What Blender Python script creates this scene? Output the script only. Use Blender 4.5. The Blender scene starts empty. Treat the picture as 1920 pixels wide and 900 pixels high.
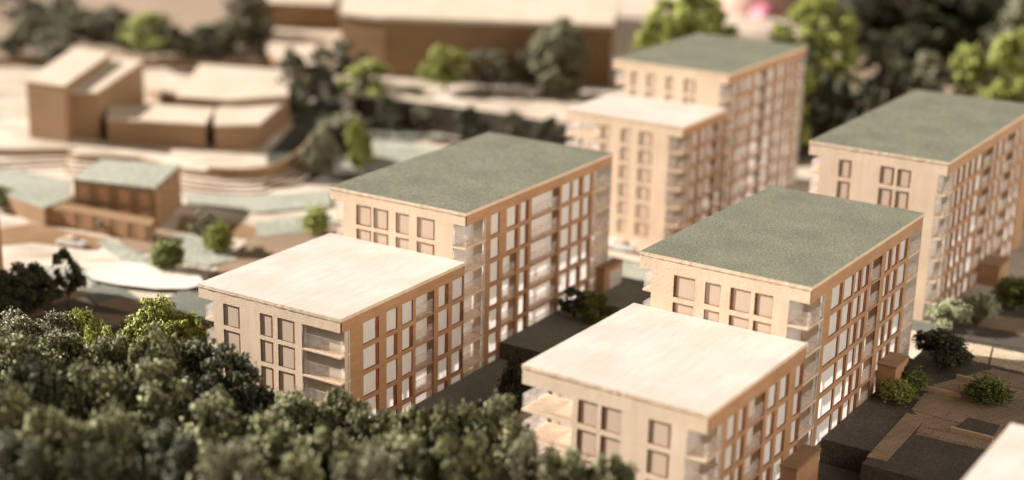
import bpy, bmesh, math, random
from mathutils import Vector, Matrix
import numpy as np
S = bpy.context.scene
COL = S.collection

# ------------------------------------------------------------------ camera, light, exposure (1 unit = 1 cm of the model)
S.unit_settings.scale_length = 0.01
cd = bpy.data.cameras.new('camera'); cam = bpy.data.objects.new('camera', cd); COL.objects.link(cam)
pitch = math.radians(17.2438); roll = math.radians(1.4575)
fwd = Vector((0, math.cos(pitch), -math.sin(pitch))); rt = Vector((1, 0, 0)); up = rt.cross(fwd)
r_ = math.cos(roll) * rt + math.sin(roll) * up; u_ = -math.sin(roll) * rt + math.cos(roll) * up
cam.matrix_world = Matrix(((r_.x, u_.x, -fwd.x, 0), (r_.y, u_.y, -fwd.y, 0), (r_.z, u_.z, -fwd.z, 35.7218), (0, 0, 0, 1)))
cd.sensor_width = 36; cd.lens = 53.99; cd.clip_start = 1; cd.clip_end = 2000
cd.dof.use_dof = True; cd.dof.focus_distance = 84.8; cd.dof.aperture_fstop = 0.043; cd.dof.aperture_blades = 0
S.camera = cam
S.render.engine = 'CYCLES'
S.view_settings.view_transform = 'Standard'; S.view_settings.look = 'None'
S.view_settings.exposure = 1.15; S.view_settings.gamma = 1.0
S.cycles.max_bounces = 10; S.cycles.diffuse_bounces = 5; S.cycles.transmission_bounces = 6; S.cycles.transparent_max_bounces = 24
S.cycles.caustics_reflective = False; S.cycles.caustics_refractive = False
S.cycles.sample_clamp_indirect = 6

W = bpy.data.worlds.new('World'); S.world = W; W.use_nodes = True
bg = W.node_tree.nodes['Background']; bg.inputs[0].default_value = (1.0, 0.86, 0.72, 1); bg.inputs[1].default_value = 1.0
# ambient of the surroundings: dim warm all round, with a broad bright fill lobe added low on the right-hand side
wt = W.node_tree; wc = wt.nodes.new('ShaderNodeTexCoord'); dp = wt.nodes.new('ShaderNodeVectorMath'); dp.operation = 'DOT_PRODUCT'
dp.inputs[1].default_value = Vector((.86, -.48, .10)).normalized()
mr = wt.nodes.new('ShaderNodeMapRange'); mr.interpolation_type = 'SMOOTHSTEP'; mr.inputs[1].default_value = .45; mr.inputs[2].default_value = .98
wm = wt.nodes.new('ShaderNodeMix'); wm.data_type = 'RGBA'; wm.inputs[6].default_value = (.036, .032, .026, 1); wm.inputs[7].default_value = (1.25, 1.13, 1.0, 1)
wt.links.new(wc.outputs['Generated'], dp.inputs[0]); wt.links.new(dp.outputs['Value'], mr.inputs[0]); wt.links.new(mr.outputs[0], wm.inputs[0]); wt.links.new(wm.outputs[2], bg.inputs[0])
sun_d = bpy.data.lights.new('sun', 'SUN'); sun = bpy.data.objects.new('sun', sun_d); COL.objects.link(sun)
sun_d.energy = 5.0; sun_d.angle = math.radians(0.9); sun_d.color = (1.0, 0.935, 0.875)
SAZ, SEL = math.radians(-16), math.radians(28)      # azimuth the light travels towards, elevation
sdir = Vector((math.cos(SAZ) * math.cos(SEL), math.sin(SAZ) * math.cos(SEL), -math.sin(SEL)))
sun.rotation_euler = sdir.to_track_quat('-Z', 'Y').to_euler()
sun.location = (-60, 60, 60)

# ------------------------------------------------------------------ materials
def newmat(name):
    m = bpy.data.materials.new(name); m.use_nodes = True
    nt = m.node_tree; return m, nt, nt.nodes['Principled BSDF']
def mapped(nt, scale, rot=(0, 0, 0), coord='Object'):
    tc = nt.nodes.new('ShaderNodeTexCoord'); mp = nt.nodes.new('ShaderNodeMapping')
    mp.inputs['Scale'].default_value = scale; mp.inputs['Rotation'].default_value = rot
    nt.links.new(tc.outputs[coord], mp.inputs[0]); return mp.outputs[0]
def noise(nt, vec, scale=1, detail=4, rough=.6):
    n = nt.nodes.new('ShaderNodeTexNoise'); n.inputs['Scale'].default_value = scale
    n.inputs['Detail'].default_value = detail; n.inputs['Roughness'].default_value = rough
    nt.links.new(vec, n.inputs['Vector']); return n.outputs['Fac']
def ramp(nt, fac, stops):
    r = nt.nodes.new('ShaderNodeValToRGB'); el = r.color_ramp.elements
    while len(el) < len(stops): el.new(.5)
    for e, (p, c) in zip(el, stops): e.position = p; e.color = (*c, 1)
    nt.links.new(fac, r.inputs[0]); return r.outputs[0]
def mix(nt, a, b, fac, mode='MIX'):
    m = nt.nodes.new('ShaderNodeMix'); m.data_type = 'RGBA'; m.blend_type = mode
    if isinstance(fac, (int, float)): m.inputs[0].default_value = fac
    else: nt.links.new(fac, m.inputs[0])
    for k, v in ((6, a), (7, b)):
        if isinstance(v, tuple): m.inputs[k].default_value = (*v, 1)
        else: nt.links.new(v, m.inputs[k])
    return m.outputs[2]
def bump(nt, b, h, strength, dist):
    n = nt.nodes.new('ShaderNodeBump'); n.inputs['Strength'].default_value = strength; n.inputs['Distance'].default_value = dist
    nt.links.new(h, n.inputs['Height']); nt.links.new(n.outputs[0], b.inputs['Normal'])

def wood(name, base, dark, grain=(1, 12, 12), fine=(4, 60, 60), bs=.35, bd=.03, rough=.62, rot=(0, 0, 0), pores=.5):
    m, nt, b = newmat(name)
    g = noise(nt, mapped(nt, grain, rot), .35, 5, .6); f = noise(nt, mapped(nt, fine, rot), .6, 4, .7)
    spots = noise(nt, mapped(nt, (1, 1, 1)), .35, 3, .5)
    c = ramp(nt, g, [(.3, dark), (.62, base)])
    c2 = mix(nt, c, ramp(nt, f, [(.32, (.55, .42, .30)), (.5, (1, 1, 1))]), pores, 'MULTIPLY')
    c3 = mix(nt, c2, ramp(nt, spots, [(.35, (.86, .84, .80)), (.65, (1, 1, 1))]), .8, 'MULTIPLY')
    nt.links.new(c3, b.inputs['Base Color']); b.inputs['Roughness'].default_value = rough
    b.inputs['Specular IOR Level'].default_value = .3
    bump(nt, b, f, bs, bd); return m

M = {}
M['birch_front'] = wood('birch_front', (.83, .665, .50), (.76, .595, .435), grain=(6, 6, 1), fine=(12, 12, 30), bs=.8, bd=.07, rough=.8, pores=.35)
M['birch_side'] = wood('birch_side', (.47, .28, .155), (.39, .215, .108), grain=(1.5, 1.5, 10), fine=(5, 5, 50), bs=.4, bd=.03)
M['birch_roof'] = wood('birch_roof', (.61, .545, .49), (.56, .49, .43), grain=(9, 1, 1), fine=(28, 3, 3), bs=.4, bd=.02, pores=.22)
M['birch_plain'] = wood('birch_plain', (.33, .212, .118), (.28, .17, .09), grain=(1, 1, 9), fine=(4, 4, 30))  # wood darkened so the background fronts read as unlit
M['birch_pale'] = wood('birch_pale', (.67, .575, .47), (.60, .50, .39), grain=(1, 9, 1), fine=(3, 30, 3))
M['ground_wood'] = wood('ground_wood', (.74, .655, .55), (.36, .28, .21), grain=(.5, 1.6, 1), fine=(2, 20, 3), rot=(0, 0, .4))
def planks(name, base, sx, sy, rot):
    m = wood(name, base, tuple(x * .8 for x in base), grain=(1, 6, 1), fine=(6, 30, 6), rot=(0, 0, rot), bs=.7)
    nt = m.node_tree; b = nt.nodes['Principled BSDF']; c = b.inputs['Base Color'].links[0].from_socket
    br = nt.nodes.new('ShaderNodeTexBrick'); nt.links.new(mapped(nt, (1, 1, 1), (0, 0, rot)), br.inputs[0])
    for k, v in (('Color1', (1, 1, 1, 1)), ('Color2', (.74, .74, .74, 1)), ('Mortar', (.22, .17, .13, 1)), ('Scale', 1), ('Mortar Size', .02), ('Brick Width', sx), ('Row Height', sy), ('Mortar Smooth', .2)): br.inputs[k].default_value = v
    nt.links.new(mix(nt, c, br.outputs[0], 1.0, 'MULTIPLY'), b.inputs['Base Color']); return m
M['paving'] = planks('paving', (.46, .34, .235), 1.5, .15, -.575)
M['paving_cross'] = planks('paving_cross', (.50, .37, .26), 1.2, .13, 1.0)
M['paving_sunlit'] = planks('paving_sunlit', (.76, .62, .46), .9, .22, 1.0)  # paler copy of the paving, carries the sunlit band in its colour
M['plaza_card'] = wood('plaza_card', (.80, .74, .65), (.74, .67, .57), grain=(1, 5, 1), fine=(3, 20, 3), pores=.2)
M['birch_hall'] = wood('birch_hall', (.30, .185, .098), (.26, .155, .08), grain=(1, 1, 6))  # darker birch, the shade on the hall front is put into the colour
M['scorched'] = wood('scorched', (.30, .105, .04), (.13, .045, .022), grain=(6, 6, 3), fine=(25, 25, 14), bs=.8, bd=.03, pores=.8)
M['burnt_edge'] = wood('burnt_edge', (.17, .075, .035), (.07, .03, .015), grain=(6, 6, 3), fine=(20, 20, 20), bs=.8, bd=.03, pores=.8)
M['rail_wood'] = wood('rail_wood', (.62, .45, .30), (.5, .33, .2), grain=(1, 9, 9))

def flock(name, a, b_, c, scale=1.0, spark=.5, bs=.8):
    m, nt, b = newmat(name)
    v = mapped(nt, (scale, scale, scale))
    f = noise(nt, v, 9, 5, .75); l = noise(nt, v, .35, 4, .65); s = noise(nt, v, 14, 2, .5)
    st = noise(nt, mapped(nt, (scale * 14, scale * 1.5, scale)), .8, 4, .7)
    c1 = mix(nt, a, b_, ramp(nt, l, [(.35, (0, 0, 0)), (.65, (1, 1, 1))]))
    c2 = mix(nt, c1, ramp(nt, f, [(.35, (.38, .38, .36)), (.5, (.95, .95, .95)), (.66, (1.75, 1.75, 1.6))]), .95, 'MULTIPLY')
    c3 = mix(nt, c2, ramp(nt, st, [(.35, (.72, .72, .72)), (.6, (1, 1, 1))]), .55, 'MULTIPLY')
    c4 = mix(nt, c3, c, mix(nt, (0, 0, 0), ramp(nt, s, [(.66, (0, 0, 0)), (.72, (1, 1, 1))]), spark))
    nt.links.new(c4, b.inputs['Base Color']); b.inputs['Roughness'].default_value = .75
    b.inputs['Specular IOR Level'].default_value = .4
    bump(nt, b, f, bs, .06); return m
M['green_roof'] = flock('green_roof', (.205, .205, .145), (.155, .158, .112), (.6, .58, .44), 1.0, .7, 1.0)
M['lawn'] = flock('lawn', (.42, .42, .345), (.32, .33, .27), (.7, .7, .6), .5)
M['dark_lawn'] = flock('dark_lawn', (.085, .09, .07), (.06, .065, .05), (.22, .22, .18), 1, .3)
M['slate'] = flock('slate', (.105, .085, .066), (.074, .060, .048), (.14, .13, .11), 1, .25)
M['slate_green'] = flock('slate_green', (.20, .205, .168), (.145, .152, .125), (.3, .3, .25), 1, .3)

def pane_mat(name, col, trans, streak=.12, rough=.35):
    m, nt, b = newmat(name); N = nt.nodes
    f = noise(nt, mapped(nt, (14, 14, 1)), 1.2, 3, .6)
    c = mix(nt, col, tuple(x * (1 - streak) for x in col), ramp(nt, f, [(.4, (0, 0, 0)), (.6, (1, 1, 1))]))
    nt.links.new(c, b.inputs['Base Color']); b.inputs['Roughness'].default_value = rough
    t = N.new('ShaderNodeBsdfTranslucent'); nt.links.new(c, t.inputs[0])
    ms = N.new('ShaderNodeMixShader'); ms.inputs[0].default_value = trans
    nt.links.new(b.outputs[0], ms.inputs[1]); nt.links.new(t.outputs[0], ms.inputs[2])
    nt.links.new(ms.outputs[0], N['Material Output'].inputs['Surface']); return m
M['frosted'] = pane_mat('frosted', (.95, .92, .88), .5)
M['frosted_sheet'] = pane_mat('frosted_sheet', (.97, .95, .93), .85, .03)
def half_clear(m, k):
    nt = m.node_tree; o = nt.nodes['Material Output']; src = o.inputs['Surface'].links[0].from_socket
    tr = nt.nodes.new('ShaderNodeBsdfTransparent'); ms = nt.nodes.new('ShaderNodeMixShader'); ms.inputs[0].default_value = k
    nt.links.new(src, ms.inputs[1]); nt.links.new(tr.outputs[0], ms.inputs[2]); nt.links.new(ms.outputs[0], o.inputs['Surface'])
half_clear(M['frosted_sheet'], .42)
M['taupe'] = pane_mat('taupe', (.60, .465, .35), .0, .04, .5)

def clear_mat():
    m, nt, b = newmat('clear_acrylic'); N = nt.nodes
    b.inputs['Base Color'].default_value = (.93, .88, .84, 1); b.inputs['Roughness'].default_value = .12
    tr = N.new('ShaderNodeBsdfTransparent'); tr.inputs[0].default_value = (.97, .95, .93, 1)
    tl = N.new('ShaderNodeBsdfTranslucent'); tl.inputs[0].default_value = (.95, .9, .86, 1)
    f = noise(nt, mapped(nt, (1, 1, 1.6)), 1.8, 4, .65)
    fr = N.new('ShaderNodeLayerWeight'); fr.inputs[0].default_value = .35
    m1 = N.new('ShaderNodeMixShader'); m1.inputs[0].default_value = .45
    nt.links.new(b.outputs[0], m1.inputs[1]); nt.links.new(tl.outputs[0], m1.inputs[2])
    fac = ramp(nt, f, [(.42, (.03, .03, .03)), (.68, (.20, .20, .20))])
    ad = N.new('ShaderNodeMath'); ad.operation = 'ADD'; ad.use_clamp = True
    ml = N.new('ShaderNodeMath'); ml.operation = 'MULTIPLY'; ml.inputs[1].default_value = .35
    nt.links.new(fr.outputs['Facing'], ml.inputs[0]); nt.links.new(fac, ad.inputs[0]); nt.links.new(ml.outputs[0], ad.inputs[1])
    m2 = N.new('ShaderNodeMixShader'); nt.links.new(ad.outputs[0], m2.inputs[0])
    nt.links.new(tr.outputs[0], m2.inputs[1]); nt.links.new(m1.outputs[0], m2.inputs[2])
    nt.links.new(m2.outputs[0], N['Material Output'].inputs['Surface'])
    f2 = noise(nt, mapped(nt, (1, 1, 1)), 4, 3, .5); bump(nt, b, f2, .4, .05)
    return m
M['clear'] = clear_mat()

def foliage(name, lo, hi):
    m, nt, b = newmat(name)
    f = noise(nt, mapped(nt, (1, 1, 1)), 1.1, 3, .6); s = noise(nt, mapped(nt, (1, 1, 1)), 9, 2, .6)
    c = mix(nt, lo, hi, ramp(nt, f, [(.35, (0, 0, 0)), (.65, (1, 1, 1))]))
    c2 = mix(nt, c, ramp(nt, s, [(.36, (.42, .42, .40)), (.56, (.95, .95, .92)), (.64, (2.2, 2.15, 1.9))]), .9, 'MULTIPLY')  # bright and dark specks imitate sunlit tips and shaded gaps
    nt.links.new(c2, b.inputs['Base Color']); b.inputs['Roughness'].default_value = .55; b.inputs['Specular IOR Level'].default_value = .45
    t = nt.nodes.new('ShaderNodeBsdfTranslucent'); nt.links.new(c2, t.inputs[0])
    ms = nt.nodes.new('ShaderNodeMixShader'); ms.inputs[0].default_value = .25
    nt.links.new(b.outputs[0], ms.inputs[1]); nt.links.new(t.outputs[0], ms.inputs[2])
    nt.links.new(ms.outputs[0], nt.nodes['Material Output'].inputs['Surface']); return m
M['leaf_olive'] = foliage('leaf_olive', (.085, .088, .042), (.35, .345, .165))
M['leaf_grey'] = foliage('leaf_grey', (.19, .18, .105), (.40, .38, .245))
M['leaf_lime'] = foliage('leaf_lime', (.27, .31, .05), (.54, .57, .16))
M['leaf_dark'] = foliage('leaf_dark', (.045, .048, .022), (.12, .125, .06))
M['leaf_mid'] = foliage('leaf_mid', (.10, .098, .055), (.24, .225, .13))
M['leaf_pale'] = foliage('leaf_pale', (.42, .45, .27), (.66, .68, .46))
M['leaf_green'] = foliage('leaf_green', (.14, .17, .04), (.32, .36, .10))
M['bark'] = wood('bark', (.10, .07, .045), (.05, .035, .025), grain=(8, 8, 1), fine=(20, 20, 5))
def plain(name, col, rough=.5):
    m, nt, b = newmat(name); f = noise(nt, mapped(nt, (1, 1, 1)), 1.5, 4, .6)
    nt.links.new(mix(nt, col, tuple(x * .8 for x in col), f), b.inputs['Base Color']); b.inputs['Roughness'].default_value = rough; return m
M['floor'] = plain('floor', (.012, .010, .009), .9)
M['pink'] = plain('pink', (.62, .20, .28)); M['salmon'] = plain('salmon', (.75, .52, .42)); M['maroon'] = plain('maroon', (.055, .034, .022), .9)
M['white_card'] = plain('white_card', (.88, .86, .83), .7)
M['white_paint'] = plain('white_paint', (.8, .8, .78), .25)

# ------------------------------------------------------------------ mesh helpers
def link(name, verts, faces, mats, mi=None, parent=None, loc=None, rz=0):
    me = bpy.data.meshes.new(name); me.from_pydata([tuple(v) for v in verts], [], faces)
    for m in (mats if isinstance(mats, (list, tuple)) else [mats]): me.materials.append(M[m])
    if mi is not None: me.polygons.foreach_set('material_index', mi)
    me.update(); o = bpy.data.objects.new(name, me); COL.objects.link(o)
    if parent: o.parent = parent
    if loc: o.location = loc
    o.rotation_euler.z = rz
    return o
class MB:
    def __init__(s): s.v = []; s.f = []; s.m = []
    def quad(s, q, m=0): n = len(s.v); s.v += q; s.f.append((n, n + 1, n + 2, n + 3)); s.m.append(m); return s
    def box(s, x0, x1, y0, y1, z0, z1, m=0, jit=0):
        n = len(s.v)
        s.v += [(x0, y0, z0), (x1, y0, z0), (x1, y1, z0), (x0, y1, z0), (x0, y0, z1), (x1, y0, z1), (x1, y1, z1), (x0, y1, z1)]
        s.f += [(n, n + 3, n + 2, n + 1), (n + 4, n + 5, n + 6, n + 7), (n, n + 1, n + 5, n + 4), (n + 1, n + 2, n + 6, n + 5), (n + 2, n + 3, n + 7, n + 6), (n + 3, n, n + 4, n + 7)]
        s.m += [m] * 6; return s
    def prism(s, pts, z0, z1, m=0, ms=None):
        n = len(s.v); k = len(pts)
        a = sum(pts[i][0] * pts[(i + 1) % k][1] - pts[(i + 1) % k][0] * pts[i][1] for i in range(k))
        if a < 0: pts = pts[::-1]
        s.v += [(p[0], p[1], z0) for p in pts] + [(p[0], p[1], z1) for p in pts]
        s.f += [tuple(range(n + k - 1, n - 1, -1)), tuple(range(n + k, n + 2 * k))]; s.m += [m, m]
        for i in range(k):
            j = (i + 1) % k; s.f.append((n + i, n + j, n + k + j, n + k + i)); s.m.append(m if ms is None else ms)
        return s
    def tube(s, pts, rad, m=0, k=6):
        rings = []
        for i, p in enumerate(pts):
            p = Vector(p); d = (Vector(pts[min(i + 1, len(pts) - 1)]) - Vector(pts[max(i - 1, 0)])).normalized()
            a = d.orthogonal().normalized(); b = d.cross(a); r = rad[i] if isinstance(rad, (list, tuple)) else rad
            n = len(s.v); rings.append(n)
            for q in range(k):
                t = 2 * math.pi * q / k; s.v.append(tuple(p + r * (math.cos(t) * a + math.sin(t) * b)))
        for n0, n1 in zip(rings, rings[1:]):
            for q in range(k): s.f.append((n0 + q, n0 + (q + 1) % k, n1 + (q + 1) % k, n1 + q)); s.m.append(m)
        s.f.append(tuple(range(rings[-1], rings[-1] + k))); s.m.append(m); return s
    def build(s, name, mats, parent=None, loc=None, rz=0): return link(name, s.v, s.f, mats, s.m, parent, loc, rz)
def tag(o, label=None, cat=None, group=None, kind=None, category=None):
    cat = cat or category
    for k, v in (('label', label), ('category', cat), ('group', group), ('kind', kind)):
        if v: o[k] = v
    return o
def empty(name, loc, rz=0, **kw):
    o = bpy.data.objects.new(name, None); COL.objects.link(o); o.location = loc; o.rotation_euler.z = rz; o.empty_display_size = 1
    return tag(o, **kw)
def bevel(o, w=.03, seg=2):
    b = o.modifiers.new('bevel', 'BEVEL'); b.width = w; b.segments = seg; b.limit_method = 'ANGLE'; return o

def sheet_with_holes(a0, a1, z0, z1, holes, d0, d1, tf, jit=0, rnd=None):
    """a veneer sheet in the (a, z) plane between depths d0 and d1, cut by rectangular holes (a0,a1,z0,z1)"""
    A = sorted({round(v, 3) for v in [a0, a1] + [h for q in holes for h in q[:2] if a0 < h < a1]})
    Z = sorted({round(v, 3) for v in [z0, z1] + [h for q in holes for h in q[2:4] if z0 < h < z1]})
    full = [[True] * (len(Z) - 1) for _ in range(len(A) - 1)]
    for i in range(len(A) - 1):
        ca = (A[i] + A[i + 1]) / 2
        hs = [h for h in holes if h[0] < ca < h[1]]
        for j in range(len(Z) - 1):
            cz = (Z[j] + Z[j + 1]) / 2
            if any(h[2] < cz < h[3] for h in hs): full[i][j] = False
    V = {}; vs = []; fs = []; mi = []
    def vid(i, j, k):
        key = (i, j, k)
        if key not in V:
            V[key] = len(vs); d = (d0, d1)[k]; a, z = A[i], Z[j]
            if jit and 0 < i < len(A) - 1: a += rnd.uniform(-jit, jit)
            if jit and 0 < j < len(Z) - 1: z += rnd.uniform(-jit, jit)
            if k == 1 and (i, j, 0) in V: ax = vs_raw[V[(i, j, 0)]]; a, z = ax[0], ax[1]
            vs_raw.append((a, z)); vs.append(tf(a, d, z))
        return V[key]
    vs_raw = []
    ni, nj = len(A) - 1, len(Z) - 1
    F = lambda i, j: 0 <= i < ni and 0 <= j < nj and full[i][j]
    for i in range(ni):
        for j in range(nj):
            if not full[i][j]: continue
            q = [(i, j), (i + 1, j), (i + 1, j + 1), (i, j + 1)]
            fs.append([vid(*p, 0) for p in q]); mi.append(0)
            fs.append([vid(*p, 1) for p in q[::-1]]); mi.append(0)
            for (di, dj, e) in ((-1, 0, (3, 0)), (1, 0, (1, 2)), (0, -1, (0, 1)), (0, 1, (2, 3))):
                if not F(i + di, j + dj):
                    p, r = q[e[0]], q[e[1]]
                    fs.append([vid(*r, 0), vid(*p, 0), vid(*p, 1), vid(*r, 1)]); mi.append(1)
    return vs, fs, mi

# ------------------------------------------------------------------ the setting
def structure(o): o['kind'] = 'structure'; return o
m = MB(); m.box(-600, 600, -100, 900, -71, -70); structure(m.build('floor', 'floor'))
m = MB(); m.prism([(-120, 20), (130, 20), (130, 215), (60, 222), (10, 275), (-140, 275)], -3, 0); structure(m.build('ground', 'ground_wood'))

def sheet(name, pts, z0, z1, mat, edge=None):
    m = MB(); m.prism(pts, z0, z1, 0, 1 if edge else None)
    return structure(m.build(name, [mat, edge] if edge else mat))
# lawns, paths and some painted-shade patches on the left, each a thin veneer sheet
sheet('path', [(-34.30, 97.02), (-33.35, 100.94), (-18.91, 91.62), (-21.06, 86.09), (-32.41, 85.33), (-36.89, 94.24)], 0.02, .12, 'slate')
sheet('path', [(-29.92, 100.64), (-27.99, 102.51), (-25.47, 99.09), (-27.42, 96.79)], .02, .10, 'slate_green')
sheet('path', [(-32.68, 98.76), (-30.71, 100.80), (-28.77, 99.83), (-30.85, 97.49)], .12, .16, 'paving')
sheet('path', [(-27.97, 97.49), (-26.78, 99.21), (-23.95, 97.27), (-25.29, 96.12)], .12, .16, 'paving')
sheet('path', [(-28.53, 94.35), (-27.56, 95.95), (-24.92, 95.32), (-26.04, 92.84)], .12, .17, 'paving')
sheet('path', [(-33.11, 95.54), (-32.10, 96.87), (-30.74, 95.92), (-31.76, 94.61)], .12, .17, 'paving')
sheet('lawn', [(-23.79, 98.13), (-22.92, 100.84), (-19.74, 99.75), (-17.56, 91.72), (-19.28, 93.53)], .13, .19, 'slate_green')
sheet('plaza', [(-30.33, 103.51), (-29.74, 105.61), (-27.96, 106.25), (-25.51, 105.71), (-22.47, 104.13), (-21.45, 101.87), (-22.53, 100.76), (-24.72, 100.59), (-27.49, 101.28), (-29.40, 102.17)], .02, .32, 'plaza_card', 'dark_lawn')
sheet('lawn', [(-26.65, 110.75), (-26.19, 114.24), (-22.12, 112.50), (-20.30, 108.01), (-22.14, 106.35), (-24.71, 107.40)], .02, .16, 'lawn')
sheet('lawn', [(-31.75, 111.68), (-30.45, 112.20), (-25.70, 106.56), (-27.93, 106.13)], .02, .12, 'lawn')
sheet('lawn', [(-34.77, 105.57), (-31.36, 105.85), (-28.91, 102.44), (-29.56, 100.67)], .02, .09, 'lawn')
sheet('lawn', [(-28.21, 125.68), (-21.77, 125.11), (-15.75, 127.72), (-15.16, 122.78), (-20.97, 120.35), (-27.19, 122.96)], .02, .2, 'lawn')
sheet('lawn', [(-20.52, 117.65), (-15.84, 121.13), (-13.76, 118.25), (-16.74, 115.06), (-19.90, 113.94)], .02, .14, 'lawn')
sheet('lawn', [(-14.68, 149.85), (-11.15, 152.61), (-3.35, 145.46), (-6.20, 139.91), (-13.63, 144.37)], .02, .14, 'lawn')
sheet('lawn', [(-15.83, 140.96), (-12.52, 143.41), (-5.12, 138.01), (-7.67, 131.14), (-15.77, 135.95)], .02, .16, 'lawn')
sheet('path', [(-10.72, 146.88), (-7.66, 148.33), (-3.30, 143.96), (-5.27, 141.64)], .14, .2, 'birch_pale')
sheet('lawn', [(4.95, 112.74), (11.23, 109.31), (12.88, 102.24), (9.10, 101.95), (3.96, 106.23)], .02, .16, 'lawn')
sheet('path', [(7.01, 112.91), (12.03, 109.38), (11.50, 107.82), (6.54, 111.53)], .16, .26, 'birch_pale', 'dark_lawn')
sheet('path', [(6.69, 114.96), (11.45, 111.94), (11.01, 110.58), (6.43, 113.82)], .02, .16, 'birch_pale', 'dark_lawn')
sheet('lawn', [(-50.24, 145.92), (-52.87, 153.96), (-49.69, 154.33), (-48.41, 148.42)], .02, .12, 'lawn')

sheet('path', [(-20.31, 113.90), (-13.59, 116.78), (-14.56, 111.10), (-20.16, 101.97), (-21.72, 104.19), (-21.15, 107.31)], .02, .10, 'paving')
sheet('path', [(-30.84, 111.34), (-27.73, 115.54), (-25.78, 114.28), (-26.50, 110.10), (-28.55, 108.62)], .02, .08, 'paving')
sheet('path', [(-39.99, 114.47), (-37.99, 116.10), (-31.12, 112.42), (-31.22, 109.70), (-36.51, 111.27), (-38.66, 110.41)], .02, .08, 'birch_hall')  # brown sheet imitating shadow patches around the white car
sheet('path', [(-26.87, 119.35), (-20.40, 116.92), (-19.81, 113.39), (-26.31, 114.80)], .02, .06, 'birch_hall')  # brown sheet deepening the shadow cast right of the two-storey house
sheet('path', [(-18.85, 130.06), (-17.09, 138.78), (-15.79, 145.22), (-11.65, 133.51), (-15.04, 129.54)], .02, .07, 'slate')  # dark sheet painted in for the shade below the curved wall
sheet('path', [(-15.50, 158.31), (-9.21, 156.50), (5.06, 149.26), (4.93, 144.19), (-3.41, 147.67), (-11.15, 152.61), (-14.79, 151.01)], .02, .08, 'slate')  # dark sheet standing in for the shadow band at the cliff foot
# raised ground of stacked veneer layers on the left (with the curved edge) and the high bank behind it
def layered(name, pts, z0, n, t, mats, shrink=.35):
    m = MB(); cx = sum(p[0] for p in pts) / len(pts); cy = sum(p[1] for p in pts) / len(pts)
    for k in range(n):
        s_ = 1 - shrink * k / 30
        m.prism([(cx + (p[0] - cx) * s_, cy + (p[1] - cy) * s_) for p in pts], z0 + k * t + (.004 if k else 0), z0 + (k + 1) * t, 0, 1)
    return structure(m.build(name, mats))
def smooth_poly(pts, n=6):
    out = []; k = len(pts)
    for i in range(k):
        p0, p1, p2, p3 = [Vector(pts[(i + j - 1) % k]) for j in range(4)]
        for t in range(n):
            t /= n
            out.append(tuple(.5 * ((2 * p1) + (p2 - p0) * t + (2 * p0 - 5 * p1 + 4 * p2 - p3) * t * t + (3 * p1 - p0 - 3 * p2 + p3) * t ** 3)))
    return out
edge = smooth_poly([(-40.29, 136.39), (-33.74, 133.56), (-28.67, 130.00), (-23.82, 129.04), (-20.88, 131.12), (-19.56, 136.93), (-18.99, 145.98), (-17.72, 158.06)], 5)[:-5]
for k_, zz in enumerate((.12, .30, .50)):           # low contour steps below the curved edge
    o_ = (1.9, 1.25, .6)[k_]
    ring = [(p[0] + .55 * o_, p[1] - o_ * (1.5 if p[0] < -22 else .8)) for p in edge[:-6]]
    sheet('terrain', [(-64.09, 141.74), ((-55.83, 133.62)[0], (-55.83, 133.62)[1] - o_), ((-46.42, 134.19)[0], (-46.42, 134.19)[1] - o_ * 1.5)] + ring + [(-20.98, 161.61), (-37.72, 159.62)], .02 + .002 * k_, zz, 'ground_wood', 'birch_plain')
layered('terrain', [(-65.17, 144.27), (-56.27, 134.74), (-46.79, 135.32)] + edge + [(-16.10, 170.67), (-30.43, 184.84), (-79.59, 178.15)], .02, 4, .27, ['ground_wood', 'birch_plain'])
sheet('terrain', [(-15.52, 153.04), (-11.11, 152.03), (-3.48, 148.43), (4.81, 143.27), (16.74, 140.61), (38.40, 147.55), (74.92, 159.26), (93.05, 200.75), (51.55, 202.81), (24.76, 216.76), (-26.29, 203.70), (-27.20, 172.66)], .02, 3, 'ground_wood', 'maroon')  # near-black edge colour carries the shade on the cliff face
M['ground_mid'] = wood('ground_mid', (.40, .31, .23), (.30, .22, .16), grain=(.4, 2, 1), fine=(2, 20, 3))
sheet('terrain', [(-83.53, 173.57), (-59.34, 174.26), (-41.21, 175.44), (-25.20, 175.64), (-16.31, 166.75), (-25.12, 205.68), (-38.25, 233.92), (-105.63, 221.72)], .02, 2, 'ground_mid', 'birch_plain')
sheet('lawn', [(-22.31, 151.85), (-20.94, 161.38), (-17.39, 164.62), (-17.74, 153.37), (-18.80, 142.96), (-19.65, 134.58), (-22.01, 132.41), (-22.50, 135.47), (-21.78, 146.67)], 1.10, 1.17, 'dark_lawn')  # dark sheet standing in for the shadow right of the angled block
sheet('terrain', [(12.79, 141.26), (27.53, 145.16), (53.75, 152.93), (70.14, 161.35), (83.93, 195.49), (50.53, 198.51), (19.32, 197.90)], 3.0, 3.03, 'ground_mid')
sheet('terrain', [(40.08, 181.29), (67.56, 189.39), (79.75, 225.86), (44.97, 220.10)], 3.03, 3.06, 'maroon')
m = MB()                                                       # curved railway-like rail on the terrain edge
e2 = [Vector((p[0], p[1], 1.1)) for p in edge[12:]]
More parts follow.
